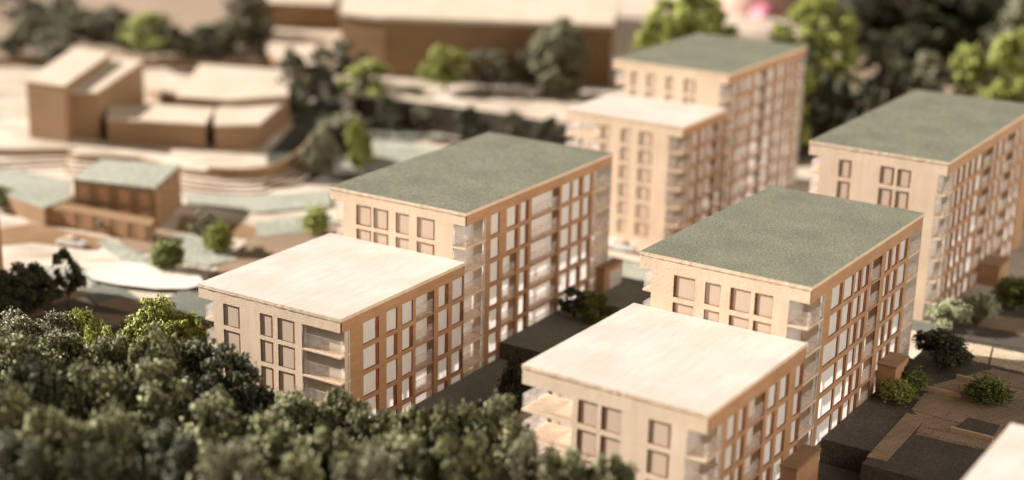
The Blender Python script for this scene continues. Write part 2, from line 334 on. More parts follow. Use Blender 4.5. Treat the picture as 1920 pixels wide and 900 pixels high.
for a, b in zip(e2, e2[1:]):
    n = (b - a).normalized().cross(Vector((0, 0, 1))) * .12; k = len(m.v)
    m.v += [tuple(a + n), tuple(b + n), tuple(b - n), tuple(a - n)] + [tuple(q + Vector((0, 0, .45))) for q in (a + n, b + n, b - n, a - n)]
    m.f += [(k, k + 1, k + 5, k + 4), (k + 1, k + 2, k + 6, k + 5), (k + 2, k + 3, k + 7, k + 6), (k + 3, k, k + 4, k + 7), (k + 4, k + 5, k + 6, k + 7)]; m.m += [0] * 5
tag(m.build('retaining_wall', 'birch_plain'), 'thin curved wooden wall strip following the rounded edge of the raised terrain', 'wall')

# courtyard terraces (raised blocks painted slate) beside the timber blocks
CA = (-2.74, 85.52); YA = math.radians(-31.3); CB = (15.07, 73.0); YB = math.radians(-32.96)
def loc2w(c, yaw, x, y): return (c[0] + x * math.cos(yaw) - y * math.sin(yaw), c[1] + x * math.sin(yaw) + y * math.cos(yaw))
LA = lambda x, y: loc2w(CA, YA, x, y)
LB = lambda x, y: loc2w(CB, YB, x, y)
sheet('terrace', [LA(.03, 4.1), LA(3.8, 4.1), LA(5.6, 5.5), LA(6.5, 9), LA(6.5, 20), LA(.03, 20)], .02, 1.45, 'slate_green', 'slate')
sheet('lawn', [LA(.03, -5.2), LA(2.7, -4.6), LA(3.3, 4.0), LA(.03, 4.0)], .02, .45, 'slate_green', 'dark_lawn')
sheet('path', [LA(2.75, -6), LA(5.0, -5.6), LA(5.4, 5.2), LA(3.35, 4.0)], .02, .22, 'paving')
sheet('path', [LA(6.6, 6), LA(9.0, 6), LA(9, 22), LA(6.6, 22)], .02, .5, 'slate')
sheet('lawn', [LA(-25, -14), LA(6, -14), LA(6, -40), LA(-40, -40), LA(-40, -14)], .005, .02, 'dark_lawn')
sheet('path', [LB(.05, -11), LB(2.9, -11), LB(2.9, 3.1), LB(.05, 3.1)], .02, .2, 'slate')
sheet('terrace', [LB(.03, 3.3), LB(2.95, 3.3), LB(2.95, 1.6), LB(16, 1.6), LB(30, 1.6), LB(30, 36), LB(.03, 36)], .02, 1.5, 'slate', 'slate')
sheet('terrace', [LB(3.2, 5), LB(3.2, 5.2), LB(3.25, 5.2)], .02, .03, 'slate')
Z1 = 1.5
def yard(pts, mat='paving', h=.06, edge=None): sheet('path', pts, Z1 - .004, Z1 + h, mat, edge)
yard([(18.83, 73.47), (19.73, 73.01), (23.30, 78.82), (22.29, 79.34)])
yard([(24.98, 83.69), (28.77, 86.18), (31.96, 84.64), (28.92, 78.01), (25.51, 74.65), (22.12, 76.54), (23.03, 78.37), (22.76, 79.67)], 'paving', .03)
yard([(24.09, 82.35), (25.79, 81.45), (24.23, 78.66), (22.67, 79.81)])
yard([(25.98, 81.93), (26.99, 81.07), (25.51, 77.80), (24.29, 78.66)], 'paving_cross')
yard([(23.33, 78.60), (24.65, 77.89), (24.06, 76.87), (22.79, 77.49)])
yard([(22.59, 77.41), (23.18, 77.10), (22.79, 76.45), (22.22, 76.83)])
yard([(23.24, 76.96), (25.87, 75.61), (25.39, 74.84), (22.99, 76.32)], 'paving_cross')
yard([(24.79, 77.76), (25.43, 77.51), (24.98, 76.86), (24.40, 77.17)])
yard([(29.14, 86.46), (32.60, 84.19), (31.89, 82.07), (28.00, 84.62)])
yard([(27.91, 84.29), (29.01, 83.55), (28.01, 82.06), (26.62, 82.36)])
yard([(29.11, 83.47), (29.85, 83.04), (29.07, 81.89), (28.25, 82.23)])
yard([(28.38, 81.85), (28.97, 81.58), (28.36, 80.55), (27.79, 80.89)])
yard([(25.57, 92.97), (28.62, 90.80), (30.22, 90.08), (29.11, 87.15), (27.43, 88.26), (24.85, 91.38)], 'paving_sunlit')  # band of sunlight laid as paler paving
yard([(30.30, 89.99), (33.87, 87.99), (32.77, 84.69), (29.22, 87.07)], 'paving_sunlit')
yard([(26.15, 95.41), (28.17, 93.75), (27.73, 91.40), (25.61, 93.17)], 'slate_green')
yard([(28.67, 93.00), (34.58, 90.11), (34.17, 88.90), (28.30, 91.63)], 'slate')
yard([(31.66, 96.23), (36.05, 94.52), (35.05, 91.54), (30.30, 93.90)], 'paving')
def kerb(a, b, label):
    a = Vector(a); b = Vector(b); d = (b - a).normalized(); n = Vector((-d.y, d.x)) * .09
    m = MB(); m.prism([tuple(a + n), tuple(b + n), tuple(b - n), tuple(a - n)], Z1 - .01, Z1 + .28)
    tag(m.build('planter_edge', 'rail_wood'), label, 'edging', 'wooden edging strips of the courtyard planters')
kerb((23.75, 83.12), (26.00, 81.77), 'thin wooden edging strip in front of the dark bushy tree')
kerb((24.17, 77.09), (26.12, 75.89), 'thin wooden edging strip in front of the green ball bush')
kerb((26.56, 84.77), (27.43, 84.17), 'short wooden edging strip to the right behind the dark bushy tree')
sheet('path', [(24.48, 77.39), (26.22, 76.31), (27.12, 77.90), (25.63, 78.89)], 1.486, 1.585, 'slate')

# ------------------------------------------------------------------ timber apartment blocks
def block(c, yaw, L, Wd, WL, roofz, base, pitch, topoff, whgt, front, right, label, rooflabel, roofmat, y_off=0, seed=1, corner=None, leftbay=None, backbay=None, rows_n=9, grp='laser-cut timber apartment blocks'):
    rnd = random.Random(seed)
    org = loc2w(c, yaw, 0, y_off)
    root = empty('apartment_block', (org[0], org[1], base), yaw, label=label, category='building', group=grp)
    R = roofz - base
    z_top = R - .2
    rows = []
    for k in range(rows_n):
        t = R - topoff - k * pitch; b = t - whgt
        if t < .35: break
        rows.append((k, max(b, .12), t))
    T = .03
    def wall(name, a0, a1, holes_out, holes_in, tf, mats):
        vs, fs, mi = sheet_with_holes(a0, a1, 0, z_top, holes_out, 0, T, tf, .012, rnd)
        v2, f2, m2 = sheet_with_holes(a0, a1, 0, z_top, holes_in, T + .004, 2 * T + .01, tf, .02, rnd)
        nrm = (Vector(tf(0, 1, 0)) - Vector(tf(0, 0, 0)))
        dm = [3 if (x == 0 and all(abs((Vector(v2[i]) - Vector(tf(0, 2 * T + .01, 0))).dot(nrm)) < 1e-4 for i in f)) else 2 for f, x in zip(f2, m2)]
        n = len(vs); vs += v2; fs += [[i + n for i in f] for f in f2]; mi += dm
        return link(name, vs, fs, mats + ['white_card'], mi, root)  # white inner backs added to bounce light onto the panes
    def win(a0, a1, z0, z1, tf, mat):
        vs = [tf(a, d, z) for d in (2 * T + .016,) for a, z in ((a0, z0), (a1, z0), (a1, z1), (a0, z1))]
        fs = [(0, 1, 2, 3)]
        return link('window', vs, fs, mat, None, root)
    tfF = lambda a, d, z: (-a, d, z)              # front: a = u to the left, depth into +y
    tfR = lambda a, d, z: (-d, a, z)              # right side
    tfL = lambda a, d, z: (-WL + d, a, z)         # left side
    tfB = lambda a, d, z: (-a, L - d, z)
    def rows_windows(spec, tf, mat, strip_w, lo, hi):
        ho, hi_ = [], []
        for (a0, a1, kind, strip, r0, r1) in spec:
            if kind == 'w':
                for k, zb, zt in rows:
                    if not (r0 <= k < r1): continue
                    j = rnd.uniform(-.02, .02)
                    ho.append((a0, a1, zb, zt))
                    s = strip
                    if s == 'A': s = 'R' if k % 2 else '0'
                    if s == 'B': s = '0' if k % 2 else 'R'
                    if s == 'X': s = rnd.choice('RRL0')
                    w = strip_w * rnd.uniform(.85, 1.15)
                    p0, p1 = a0 + .02, a1 - .02
                    if tf is tfF:           # u grows to the left: R strip sits at small u
                        if s == 'R': p0 = a0 + w
                        if s == 'L': p1 = a1 - w
                        if s == 'M': p0 = a0 + w * .8; p1 = a1 - w * .5
                    else:
                        if s == 'R': p1 = a1 - w
                        if s == 'L': p0 = a0 + w
                    hi_.append((p0, p1, zb + .02, zt - .02))
                    win(p0 - .05, p1 + .05, zb - .03, zt + .03, tf, mat)
            elif kind == 'b':
                zs = [r for r in rows if r0 <= r[0] < r1]
                if not zs: continue
                zb, zt = zs[-1][1], zs[0][2]
                if r1 > rows[-1][0]: zb = .05
                ho.append((a0, a1, zb, zt)); hi_.append((a0 + .02, a1 - .02, zb + .02, zt - .02))
        return ho, hi_
    # bays: slab + clear balustrade per storey, lining behind
    def slab(x0, x1, y0, y1, z, rails, first=True):
        m = MB(); m.box(x0, x1, y0, y1, z - .11, z + .0)
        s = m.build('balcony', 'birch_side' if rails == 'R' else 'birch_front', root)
        g = MB(); hgt = pitch * rnd.uniform(.50, .56); t = .09; z += .004
        i = .03
        if 'F' in rails: g.box(x0 + i, x1 - i, y0 + i, y0 + i + t, z, z + hgt)
        if 'R' in rails: g.box(x1 - i - t, x1 - i, y0 + i + (t + .002 if 'F' in rails else 0), y1 - i, z, z + hgt)
        if 'L' in rails: g.box(x0 + i, x0 + i + t, y0 + i + (t + .002 if 'F' in rails else 0), y1 - i, z, z + hgt)
        if 'B' in rails: g.box(x0 + i, x1 - i - t - .002, y1 - i - t, y1 - i, z, z + hgt)
        gb = g.build('balustrade', 'clear', s); bevel(gb, .02, 1)
        return s
    fo, fi = rows_windows(front, tfF, 'taupe', .13, 0, WL)
    ro, ri = rows_windows(right, tfR, 'frosted', .24, 0, L)
    for (a0, a1, kind, strip, r0, r1) in right:
        if kind != 'b': continue
        zs = [r for r in rows if r0 <= r[0] < r1]
        dep = .5
        zb = zs[-1][1] - .05; zt = zs[0][2] + .06
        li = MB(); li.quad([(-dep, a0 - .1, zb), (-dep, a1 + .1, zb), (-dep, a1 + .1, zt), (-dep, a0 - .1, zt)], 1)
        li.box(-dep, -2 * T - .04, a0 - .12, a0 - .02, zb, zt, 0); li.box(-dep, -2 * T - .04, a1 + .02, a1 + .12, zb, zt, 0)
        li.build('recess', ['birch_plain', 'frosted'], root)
        for k, b, t in zs: slab(-dep + .01, .0 + (.004), a0 + .025, a1 - .025, b - .1 if b > .2 else .1, 'R')
    topz = R - topoff
    if corner:
        u, v, style = corner
        fo.append((-.5, u, -1, topz)); fi.append((-.5, u + .02, -1, topz - .02))
        ro.append((-.5, v, -1, topz)); ri.append((-.5, v + .02, -1, topz - .02))
        li = MB()
        li.box(-u - .3, -.05 if style == 'wood' else -.3, .42 if style == 'wood' else v + .02, v + .12, .02, topz + .1, 0)
        if style == 'wood': li.box(-u - .12, -u - .03, .3, v, .02, topz + .1, 0)
        else: li.quad([(-u - .05, .2, .02), (-u - .05, v, .02), (-u - .05, v, topz + .1), (-u - .05, .2, topz + .1)], 1)
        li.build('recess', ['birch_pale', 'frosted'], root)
        for k, b, t in rows: slab(-u - .02, 0, 0.0, v - .005, max(b - .1, .1), 'FR')
        po = MB(); po.box(-.10, -.005, v - .13, v - .02, .02, topz); po.build('post', 'birch_pale', root)
    if backbay:
        v, u = backbay
        ro.append((v, L + .5, -1, topz)); ri.append((v - .02, L + .5, -1, topz - .02))
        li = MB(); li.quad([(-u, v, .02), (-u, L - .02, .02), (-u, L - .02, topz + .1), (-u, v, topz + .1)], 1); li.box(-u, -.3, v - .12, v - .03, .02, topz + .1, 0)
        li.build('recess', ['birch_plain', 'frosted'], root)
        for k, b, t in rows: slab(-u + .01, 0, v + .01, L - .01, max(b - .1, .1), 'RB')
    # left front: the wall ends at WL, the roof and fascia run on to Wd over the balconies
    lb_u = leftbay or WL
    fo.append((lb_u, Wd + .5, -1, topz)); fi.append((lb_u - .02, Wd + .5, -1, topz - .02))
    if leftbay:
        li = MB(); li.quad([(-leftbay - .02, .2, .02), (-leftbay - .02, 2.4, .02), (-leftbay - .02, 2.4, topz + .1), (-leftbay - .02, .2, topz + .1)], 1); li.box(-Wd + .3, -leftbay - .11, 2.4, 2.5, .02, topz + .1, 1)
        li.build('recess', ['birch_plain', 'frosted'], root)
        for k, b, t in rows: slab(-Wd, -leftbay - .015, 0, 2.38, max(b - .1, .1), 'FL')
    else:
        for y0, y1 in ((.45, 2.9), (6.2, 9.2), (L - 4.5, L - 1.5)):
            for k, b, t in rows: slab(-Wd, -WL - .005, y0, y1, max(b - .1, .1), 'FLB' if 0 else 'FL')
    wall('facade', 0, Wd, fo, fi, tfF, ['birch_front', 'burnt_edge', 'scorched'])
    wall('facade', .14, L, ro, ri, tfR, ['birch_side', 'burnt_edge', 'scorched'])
    # far (left) side that faces the sun: big openings with frosted panes
    lo_, li_ = [], []
    ys = .5 + (2.1 if leftbay else 0)
    a = ys
    while a + 1.3 < L - .3:
        for k, b, t in rows: lo_.append((a, a + 1.3, b, t)); li_.append((a + .02, a + 1.28, b + .02, t - .02))
        a += 1.62
    if leftbay: lo_.append((-.5, 2.4, -1, topz)); li_.append((-.5, 2.4, -1, topz))
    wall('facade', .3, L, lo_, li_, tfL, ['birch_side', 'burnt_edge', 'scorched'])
    xg = -WL + .2; link('glazing', [(xg, ys, .1), (xg, L - .35, .1), (xg, L - .35, R - .85), (xg, ys, R - .85)], [(0, 1, 2, 3)], 'frosted_sheet', None, root)
    wall('facade', 0, WL, [], [], tfB, ['birch_side', 'burnt_edge', 'scorched'])
    link('bounce_card', [(-WL + .2, .3, .015), (-.2, .3, .015), (-.2, L - .3, .015), (-WL + .2, L - .3, .015)], [(0, 1, 2, 3)], 'white_card', None, root)  # hidden white reflector added inside to brighten the panes
    # roof: veneer lid with a fascia along the overhang
    m = MB()
    m.box(-Wd + .0, -WL - .004, L - .14, L, topz, z_top, 1)
    m.box(-Wd, -Wd + .13, .14, L - .15, topz, z_top, 1)
    m.box(-WL - .01, -WL + .0 - .004, .14, L - .16, topz + .4, z_top, 1)
    nx, ny = 60, 80
    rn = np.random.RandomState(seed)
    lid = MB(); e = .035
    # ragged lid outline
    pts = []
    def side(p, q, n):
        for i in range(n):
            t = i / n; jx, jy = rn.uniform(-.012, .012, 2); pts.append((p[0] + (q[0] - p[0]) * t + jx, p[1] + (q[1] - p[1]) * t + jy))
    side((-Wd - e, -e), (e, -e), 40); side((e, -e), (e, L + e), 60); side((e, L + e), (-Wd - e, L + e), 40); side((-Wd - e, L + e), (-Wd - e, -e), 60)
    lid.prism(pts, z_top + .003, R - .02, 1)
    rf = m.build('roof', [roofmat, 'birch_front'], root)
    lid2 = MB(); lid2.prism([(p[0] * .999 + (-.0), p[1]) for p in pts], z_top + .004, R, 0, 1)
    n = len(m.v)
    rf.data.clear_geometry()
    m.v += lid2.v; m.f += [tuple(i + n for i in f) for f in lid2.f]; m.m += lid2.m
    rf.data.from_pydata(m.v, [], m.f); rf.data.polygons.foreach_set('material_index', m.m); rf.data.update()
    bevel(rf, .03, 2); rf['label'] = rooflabel
    return root

w = 'w'; b = 'b'; Z = 99
GR, PR = 'roof covered in rough grey-green flock', 'bare pale veneer roof'
block(CA, YA, 18.05, 9.9, 8.9, 10.74, 0, 1.525, .81, 1.26,
      [(5.52, 6.62, w, 'R', 0, Z), (6.80, 7.92, w, 'M', 0, Z), (4.0, 4.97, w, '0', 0, Z), (2.15, 3.42, w, 'R', 0, Z)],
      [(2.82, 3.76, w, '0', 0, Z), (4.62, 5.91, w, 'R', 0, 2), (4.25, 5.83, b, '0', 2, Z), (6.24, 7.17, w, 'R', 0, Z), (7.57, 10.96, b, '0', 0, Z),
       (11.32, 12.47, w, '0', 0, Z), (12.77, 13.88, w, 'B', 0, Z), (14.25, 15.2, w, 'A', 0, Z)],
      'tall timber block with a green roof directly behind the sharp low pale-roofed block', GR, 'green_roof', 0, 11, (.83, 2.3, 'white'), None, (15.6, 1.1))
block(CA, YA, 11.80, 9.92, 8.85, 7.74, 0, 1.525, .81, 1.26,
      [(6.94, 8.13, w, 'R', 0, Z), (4.6, 5.5, w, 'R', 0, Z), (3.09, 4.26, w, 'R', 0, Z)],
      [(1.99, 3.40, w, 'R', 0, Z), (4.11, 5.10, w, 'A', 0, Z), (5.58, 6.58, w, 'A', 0, Z), (6.88, 8.69, b, '0', 0, Z), (9.15, 10.15, w, 'B', 0, Z), (10.56, 11.70, w, 'A', 0, Z)],
      'low timber block with a bare pale roof in sharp focus behind the foreground trees', PR, 'birch_roof', -11.82, 12, (2.6, .87, 'wood'))
block(CB, YB, 16.85, 9.75, 9.0, 10.99, 0, 1.52, .92, 1.22,
      [(6.45, 7.67, w, 'L', 0, Z), (4.93, 5.82, w, '0', 0, Z), (3.22, 4.37, w, 'L', 0, Z), (1.98, 3.0, w, 'L', 0, Z)],
      [(3.02, 4.45, w, 'R', 0, 2), (2.5, 4.5, w, '0', 2, Z), (4.75, 6.0, w, 'A', 0, Z), (6.3, 7.15, w, 'B', 0, Z), (7.45, 8.3, w, 'R', 0, Z), (8.7, 10.3, b, '0', 0, Z),
       (10.95, 11.75, w, 'R', 0, Z), (12.05, 12.95, w, 'R', 0, Z), (13.25, 14.45, w, 'B', 0, Z)],
      'tall timber block with a speckled sharp green roof, directly behind the nearest pale roof', GR, 'green_roof', 0, 13, (1.1, 2.1, 'white'), None, (14.9, 1.0))
block(CB, YB, 11.07, 9.98, 9.3, 7.99, 0, 1.52, 1.0, 1.22,
      [(4.44, 5.5, w, 'L', 0, Z), (5.72, 6.79, w, 'L', 0, Z), (1.82, 2.98, w, 'R', 0, Z)],
      [(2.15, 3.0, w, '0', 0, Z), (3.4, 4.15, w, 'R', 0, Z), (4.5, 6.3, b, '0', 0, Z), (6.75, 7.65, w, 'A', 0, Z), (8.1, 9.2, w, 'B', 0, Z), (10.05, 10.95, w, 'R', 0, Z)],
      'low timber block with a bare pale roof at the bottom centre, its front corner blurred', PR, 'birch_roof', -11.09, 14, (1.0, 1.7, 'white'), 7.1)
CC = (16.83, 120.12); YC = math.radians(-31.7)
block(CC, YC, 16.4, 10.4, 9.2, 12.65, 0, 1.45, .85, 1.15,
      [(8.0, 8.66, w, '0', 0, Z), (7.3, 7.9, w, 'R', 0, 0), (6.39, 7.22, w, '0', 0, Z), (4.71, 5.46, w, '0', 0, Z), (2.86, 3.87, w, 'R', 0, Z)],
      [(1.5, 2.3, w, 'R', 0, Z), (2.6, 3.4, w, '0', 0, Z), (3.7, 4.8, w, 'A', 0, Z), (5.4, 7.8, b, '0', 0, Z), (8.1, 9.6, w, 'R', 0, Z), (10.3, 11.3, w, '0', 0, Z), (11.7, 12.5, w, 'R', 0, Z), (12.9, 13.8, w, 'B', 0, Z)],
      'tall blurred timber block with a green roof in front of the large lime trees', GR, 'green_roof', 0, 15, (.7, 1.3, 'white'), None, (14.4, 1.0))
block(CC, YC, 7.80, 10.25, 9.4, 9.80, 0, 1.45, .85, 1.12,
      [(6.2, 7.0, w, '0', 0, Z), (4.38, 5.25, w, '0', 0, Z), (2.54, 3.64, w, 'R', 0, Z)],
      [(2.0, 3.0, w, 'R', 0, Z), (3.4, 4.2, w, '0', 0, Z), (4.5, 6.4, b, '0', 0, Z), (6.7, 7.5, w, 'R', 0, Z)],
      'blurred timber block with a bare pale roof, directly below the farthest green roof', PR, 'birch_roof', -7.82, 16, (1.13, 1.65, 'white'), 7.14)
kd = .958
block((28.6 * kd, 98.3 * kd), math.radians(-32.27), 21.5, 9.3, 8.5, 12.36, 1.5, 1.45, .93, 1.15,
      [(6.3, 7.15, w, 'R', 0, Z), (3.4, 4.35, w, 'R', 0, Z), (2.3, 3.2, w, 'R', 0, Z)],
      [(1.9, 2.7, w, 'R', 0, Z), (3.0, 3.9, w, 'R', 0, Z), (4.3, 5.2, w, 'R', 0, Z), (5.6, 6.5, w, 'R', 0, Z), (6.9, 8.1, w, 'B', 0, Z), (8.4, 10.3, b, '0', 0, Z), (10.7, 11.5, w, 'R', 0, Z), (12, 13, w, 'R', 0, Z), (13.4, 15.8, b, '0', 0, Z), (16.3, 17.3, w, 'R', 0, Z), (17.8, 18.8, w, 'R', 0, Z)],
      'timber block with a green roof at the right edge of the picture', GR, 'green_roof', 0, 17, (.55, 1.6, 'white'))
# the block just outside the left edge whose roof corner shows, and the pale roof in the bottom right corner
CF = loc2w((-34.55, 99.0), math.radians(-32), 0, -11)
block(CF, math.radians(-32), 11, 10, 9.2, 9.0, 0, 1.5, .9, 1.2,
      [(4.4, 5.5, w, 'R', 0, Z), (6.7, 7.7, w, 'R', 0, Z)], [(2, 3.2, w, 'R', 0, Z), (4, 5, w, 'R', 0, Z), (5.5, 6.6, w, 'R', 0, Z), (8, 9, w, 'R', 0, Z)],
      'timber block at the far left edge of which only the roof corner shows', PR, 'birch_roof', 0, 18, (1, 1.6, 'white'))
cG = (18.68, 57.17)
vG = Vector((math.sin(math.radians(32.5)), math.cos(math.radians(32.5))))
uG = Vector((math.cos(math.radians(-32.5)), math.sin(math.radians(-32.5))))
oG = Vector(cG) - vG * 2.0 + uG * 10.4
block(tuple(oG), math.radians(-32.5), 9.0, 10.4, 9.6, 8.2, 0, 1.52, .9, 1.2,
      [(4.4, 5.5, w, 'R', 0, Z), (6.7, 7.7, w, 'R', 0, Z)], [(2, 3.2, w, 'R', 0, Z), (4, 5, w, 'R', 0, Z), (5.5, 6.6, w, 'R', 0, Z)],
      'timber block in the bottom right corner showing only its blurred pale roof', PR, 'birch_roof', 0, 19, (1, 1.6, 'white'))

# small timber annexes standing against the blocks
def annex(c, yaw, x0, x1, y0, y1, z0, z1, label, wins=()):
    r = empty('annex', (*loc2w(c, yaw, x0, y0), z0), yaw, label=label, category='small building', group='small timber annexes')
    W_, L_ = x1 - x0, y1 - y0
    m = MB(); m.box(0, W_, 0, L_, .02, z1 - z0 - .15); bevel(m.build('wall', 'birch_side', r), .02, 1)
    m = MB(); m.box(-.05, W_ + .05, -.05, L_ + .05, z1 - z0 - .146, z1 - z0); bevel(m.build('roof', 'birch_plain', r), .03)
    for (a0, a1) in wins:
        m = MB(); m.box(W_ + .005, W_ + .03, a0, a1, .35, z1 - z0 - .45); m.build('window', 'frosted', r)
annex(CA, YA, .04, .75, 16.3, 18.9, 1.0, 3.1, 'small timber box with a pale panel at the rear end of the left green-roofed block', [(.7, 2.4)])
annex(CB, YB, .04, 1.15, 11.2, 13.3, 1.5, 3.35, 'plain wooden box against the right facade of the tall block by the dark bushy tree')
annex(CB, YB, .04, .95, -2.2, .8, .1, 2.1, 'plain wooden box at the bottom edge against the low pale-roofed block')
annex((28.6 * kd, 98.3 * kd), math.radians(-32.27), .04, 1.5, 10, 12.6, 1.5, 3.1, 'plain wooden box against the shaded facade of the block at the right edge')

# solid wooden massing blocks in the blurred background
def massing(name, label, pts, z0, z1, roofmat='birch_pale', grooves=0, grp='solid wooden massing blocks in the background', wallmat='birch_plain', rt_=.18):
    cx = sum(p[0] for p in pts) / len(pts); cy = sum(p[1] for p in pts) / len(pts)
    r = empty(name, (cx, cy, z0), 0, label=label, category='building', group=grp)
    q = [(p[0] - cx, p[1] - cy) for p in pts]
    m = MB(); m.prism(q, .01, z1 - z0 - rt_)
    wl = m.build('wall', wallmat, r); bevel(wl, .04, 1)
    m = MB(); m.prism([(x * 1.012, y * 1.012) for x, y in q], z1 - z0 - rt_ + .004, z1 - z0); bevel(m.build('roof', roofmat, r), .04)
    if grooves:
        for i in range(len(q)):
            a, b_ = Vector(q[i]), Vector(q[(i + 1) % len(q)]); d = b_ - a
            if d.length < 2: continue
            n = Vector((d.y, -d.x)).normalized()
            if n.y > .3: continue
            k = max(2, int(d.length / grooves))
            for j in range(k):
                for zz in ([.25] if z1 - z0 < 2.2 else [.25, 1.75]):
                    p = a + d * ((j + .25) / k); s_ = a + d * ((j + .75) / k); o_ = n * .02
                    g = MB(); g.prism([tuple(p + o_ * .2), tuple(s_ + o_ * .2), tuple(s_ + o_ * 2), tuple(p + o_ * 2)], zz, zz + 1.1)
                    g.build('window', 'birch_side', r)
    return r
massing('house', 'two-storey wooden block with a pale green roof and engraved windows at the middle left', [(-34.99, 117.72), (-27.99, 115.50), (-27.57, 122.89), (-34.39, 123.98)], 0, 3.4, 'lawn', 1.6)
massing('house', 'one-storey wooden block with a pale green roof at the left edge beside the two-storey one', [(-45.69, 124.10), (-40.67, 118.91), (-36.78, 115.53), (-35.47, 118.13), (-37.01, 123.57), (-43.00, 126.86), (-46.89, 127.55)], 0, 1.6, 'lawn')
massing('house', 'low wooden block projecting in front of the two-storey green-roofed block', [(-36.90, 116.17), (-27.53, 111.73), (-27.60, 113.44), (-36.68, 117.74)], 0, 1.5, 'birch_plain', 1.6)
massing('house', 'tall narrow wooden block, leftmost of the two side by side at the upper left', [(-45.43, 139.95), (-41.27, 138.01), (-41.30, 154.24), (-45.73, 157.29)], 1.1, 6.6)
massing('house', 'tall wooden block with a slightly lower pale roof, right of its taller twin, upper left', [(-41.72, 139.91), (-38.81, 139.79), (-38.26, 155.38), (-42.18, 157.23)], 1.1, 5.7)
massing('house', 'long low wooden block with a flat pale roof in the row at the upper left', [(-37.70, 138.46), (-28.41, 137.32), (-28.84, 144.12), (-34.23, 144.91), (-38.68, 143.42)], 1.1, 3.5)
massing('house', 'angled wooden block with a bright roof at the right end of the low row', [(-27.46, 136.99), (-23.51, 137.87), (-22.35, 150.87), (-27.89, 149.67), (-28.56, 143.20)], 1.1, 3.5)
massing('house', 'wide wooden block with a broad pale roof behind the low row, upper left', [(-32.84, 145.74), (-27.78, 144.87), (-22.27, 147.54), (-23.64, 159.93), (-33.78, 162.17)], 1.1, 4.2)
massing('house', 'low brown wooden block between the tall pair and the broad pale roof', [(-38.48, 158.04), (-33.55, 151.18), (-34.01, 158.61), (-38.55, 163.80)], 1.1, 2.6)
massing('hall', 'huge brown wooden hall with an overhanging pale roof at the top centre', [(-19.09, 165.86), (-14.28, 163.70), (10.02, 161.89), (13.50, 209.58), (-21.86, 202.51)], 3.0, 9.6, rt_=.5, wallmat='birch_hall')
massing('hall', 'brown wooden block cut by the top edge, left of the huge hall', [(-33.46, 192.19), (-23.00, 191.30), (-25.31, 220.38), (-37.11, 218.08)], 2.0, 6.5)
massing('house', 'broad bright sloping wooden slab left of the huge hall', [(-28.91, 175.78), (-22.46, 164.48), (-19.94, 181.27), (-23.20, 201.51), (-31.82, 202.80)], 2.0, 3.3)
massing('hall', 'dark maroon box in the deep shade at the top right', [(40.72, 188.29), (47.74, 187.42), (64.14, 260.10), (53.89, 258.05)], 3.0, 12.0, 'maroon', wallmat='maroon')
def blob(name, mat, label, cat, loc, sx, sy, sz):
    bm = bmesh.new(); bmesh.ops.create_icosphere(bm, subdivisions=4, radius=1)
    for v in bm.verts:
        n = math.sin(v.co.x * 3 + 1) * .06 + math.sin(v.co.y * 4) * .05
        v.co = Vector((v.co.x * sx, v.co.y * sy, max(v.co.z * sz, -sz * .85))) * (1 + n)
    me = bpy.data.meshes.new(name); bm.to_mesh(me); bm.free(); me.materials.append(M[mat])
    for p in me.polygons: p.use_smooth = True
    o = bpy.data.objects.new(name, me); COL.objects.link(o); o.location = loc; tag(o, label, cat); return o

# ------------------------------------------------------------------ scale-model cars
def car(loc, rz, label):
    r = empty('parked_car', loc, rz, label=label, category='car', group='white scale-model cars')
    m = MB(); sec = [(-1.1, .12), (-1.12, .38), (-.95, .48), (-.55, .52), (.6, .50), (1.05, .42), (1.12, .3), (1.1, .12)]
    def ext(s, y, mb):
        n = len(mb.v); k = len(s)
        mb.v += [(p[0], -y, p[1]) for p in s] + [(p[0], y, p[1]) for p in s]
        mb.f += [tuple(range(n, n + k)), tuple(range(n + 2 * k - 1, n + k - 1, -1))]; mb.m += [0, 0]
        for i in range(k): j = (i + 1) % k; mb.f.append((n + j, n + i, n + k + i, n + k + j)); mb.m.append(0)
    ext(sec, .44, m); bevel(m.build('body', 'white_paint', r), .05)
    m = MB(); ext([(-.78, .53), (-.5, .76), (.2, .78), (.55, .53)], .37, m); bevel(m.build('cabin', 'taupe', r), .04)
    for x in (-.68, .7):
        for y in (-.42, .42):
            m = MB(); m.tube([(x, y - .06, .16), (x, y + .06, .16)], .16, 0, 12); m.build('wheel', 'slate', r)
car((*(-33.27, 110.60), .03), math.radians(-20), 'blurred white model car on the pale ground in front of the low houses')
car((*(8.42, 112.36), .27), math.radians(-30), 'tiny white model car between the left green-roofed block and the far block')

# ------------------------------------------------------------------ trees and bushes of foliage foam
def bits(rng, centres, n, size, up=0.0):
    """many small irregular chips scattered over lumps"""
    C = np.array([c[:3] for c in centres]); Rr = np.array([c[3] for c in centres])
    wgt = Rr ** 2; idx = rng.choice(len(C), n, p=wgt / wgt.sum())
    d = rng.normal(size=(n, 3)); d /= np.linalg.norm(d, axis=1)[:, None]
    d[:, 2] = np.where(d[:, 2] < -.5, -d[:, 2], d[:, 2])
    lump = 1 + .22 * np.sin(d[:, 0] * 7 + idx) * np.sin(d[:, 1] * 6 + idx * 2) + .15 * np.sin(d[:, 2] * 9 + idx)
    rad = Rr[idx] * lump * (rng.uniform(.35, 1.1, n) + (rng.uniform(0, 1, n) < .22) * rng.uniform(0, .55, n))
    P = C[idx] + d * rad[:, None]
    s = size * rng.lognormal(0, .38, n)
    base = np.array([(1, 1, 1), (1, -1, -1), (-1, 1, -1), (-1, -1, 1)]) * .62
    V = np.empty((n, 4, 3))
    V[:] = P[:, None, :] + (base[None] + rng.normal(size=(n, 4, 3)) * .42) * s[:, None, None]
    return V.reshape(-1, 3)
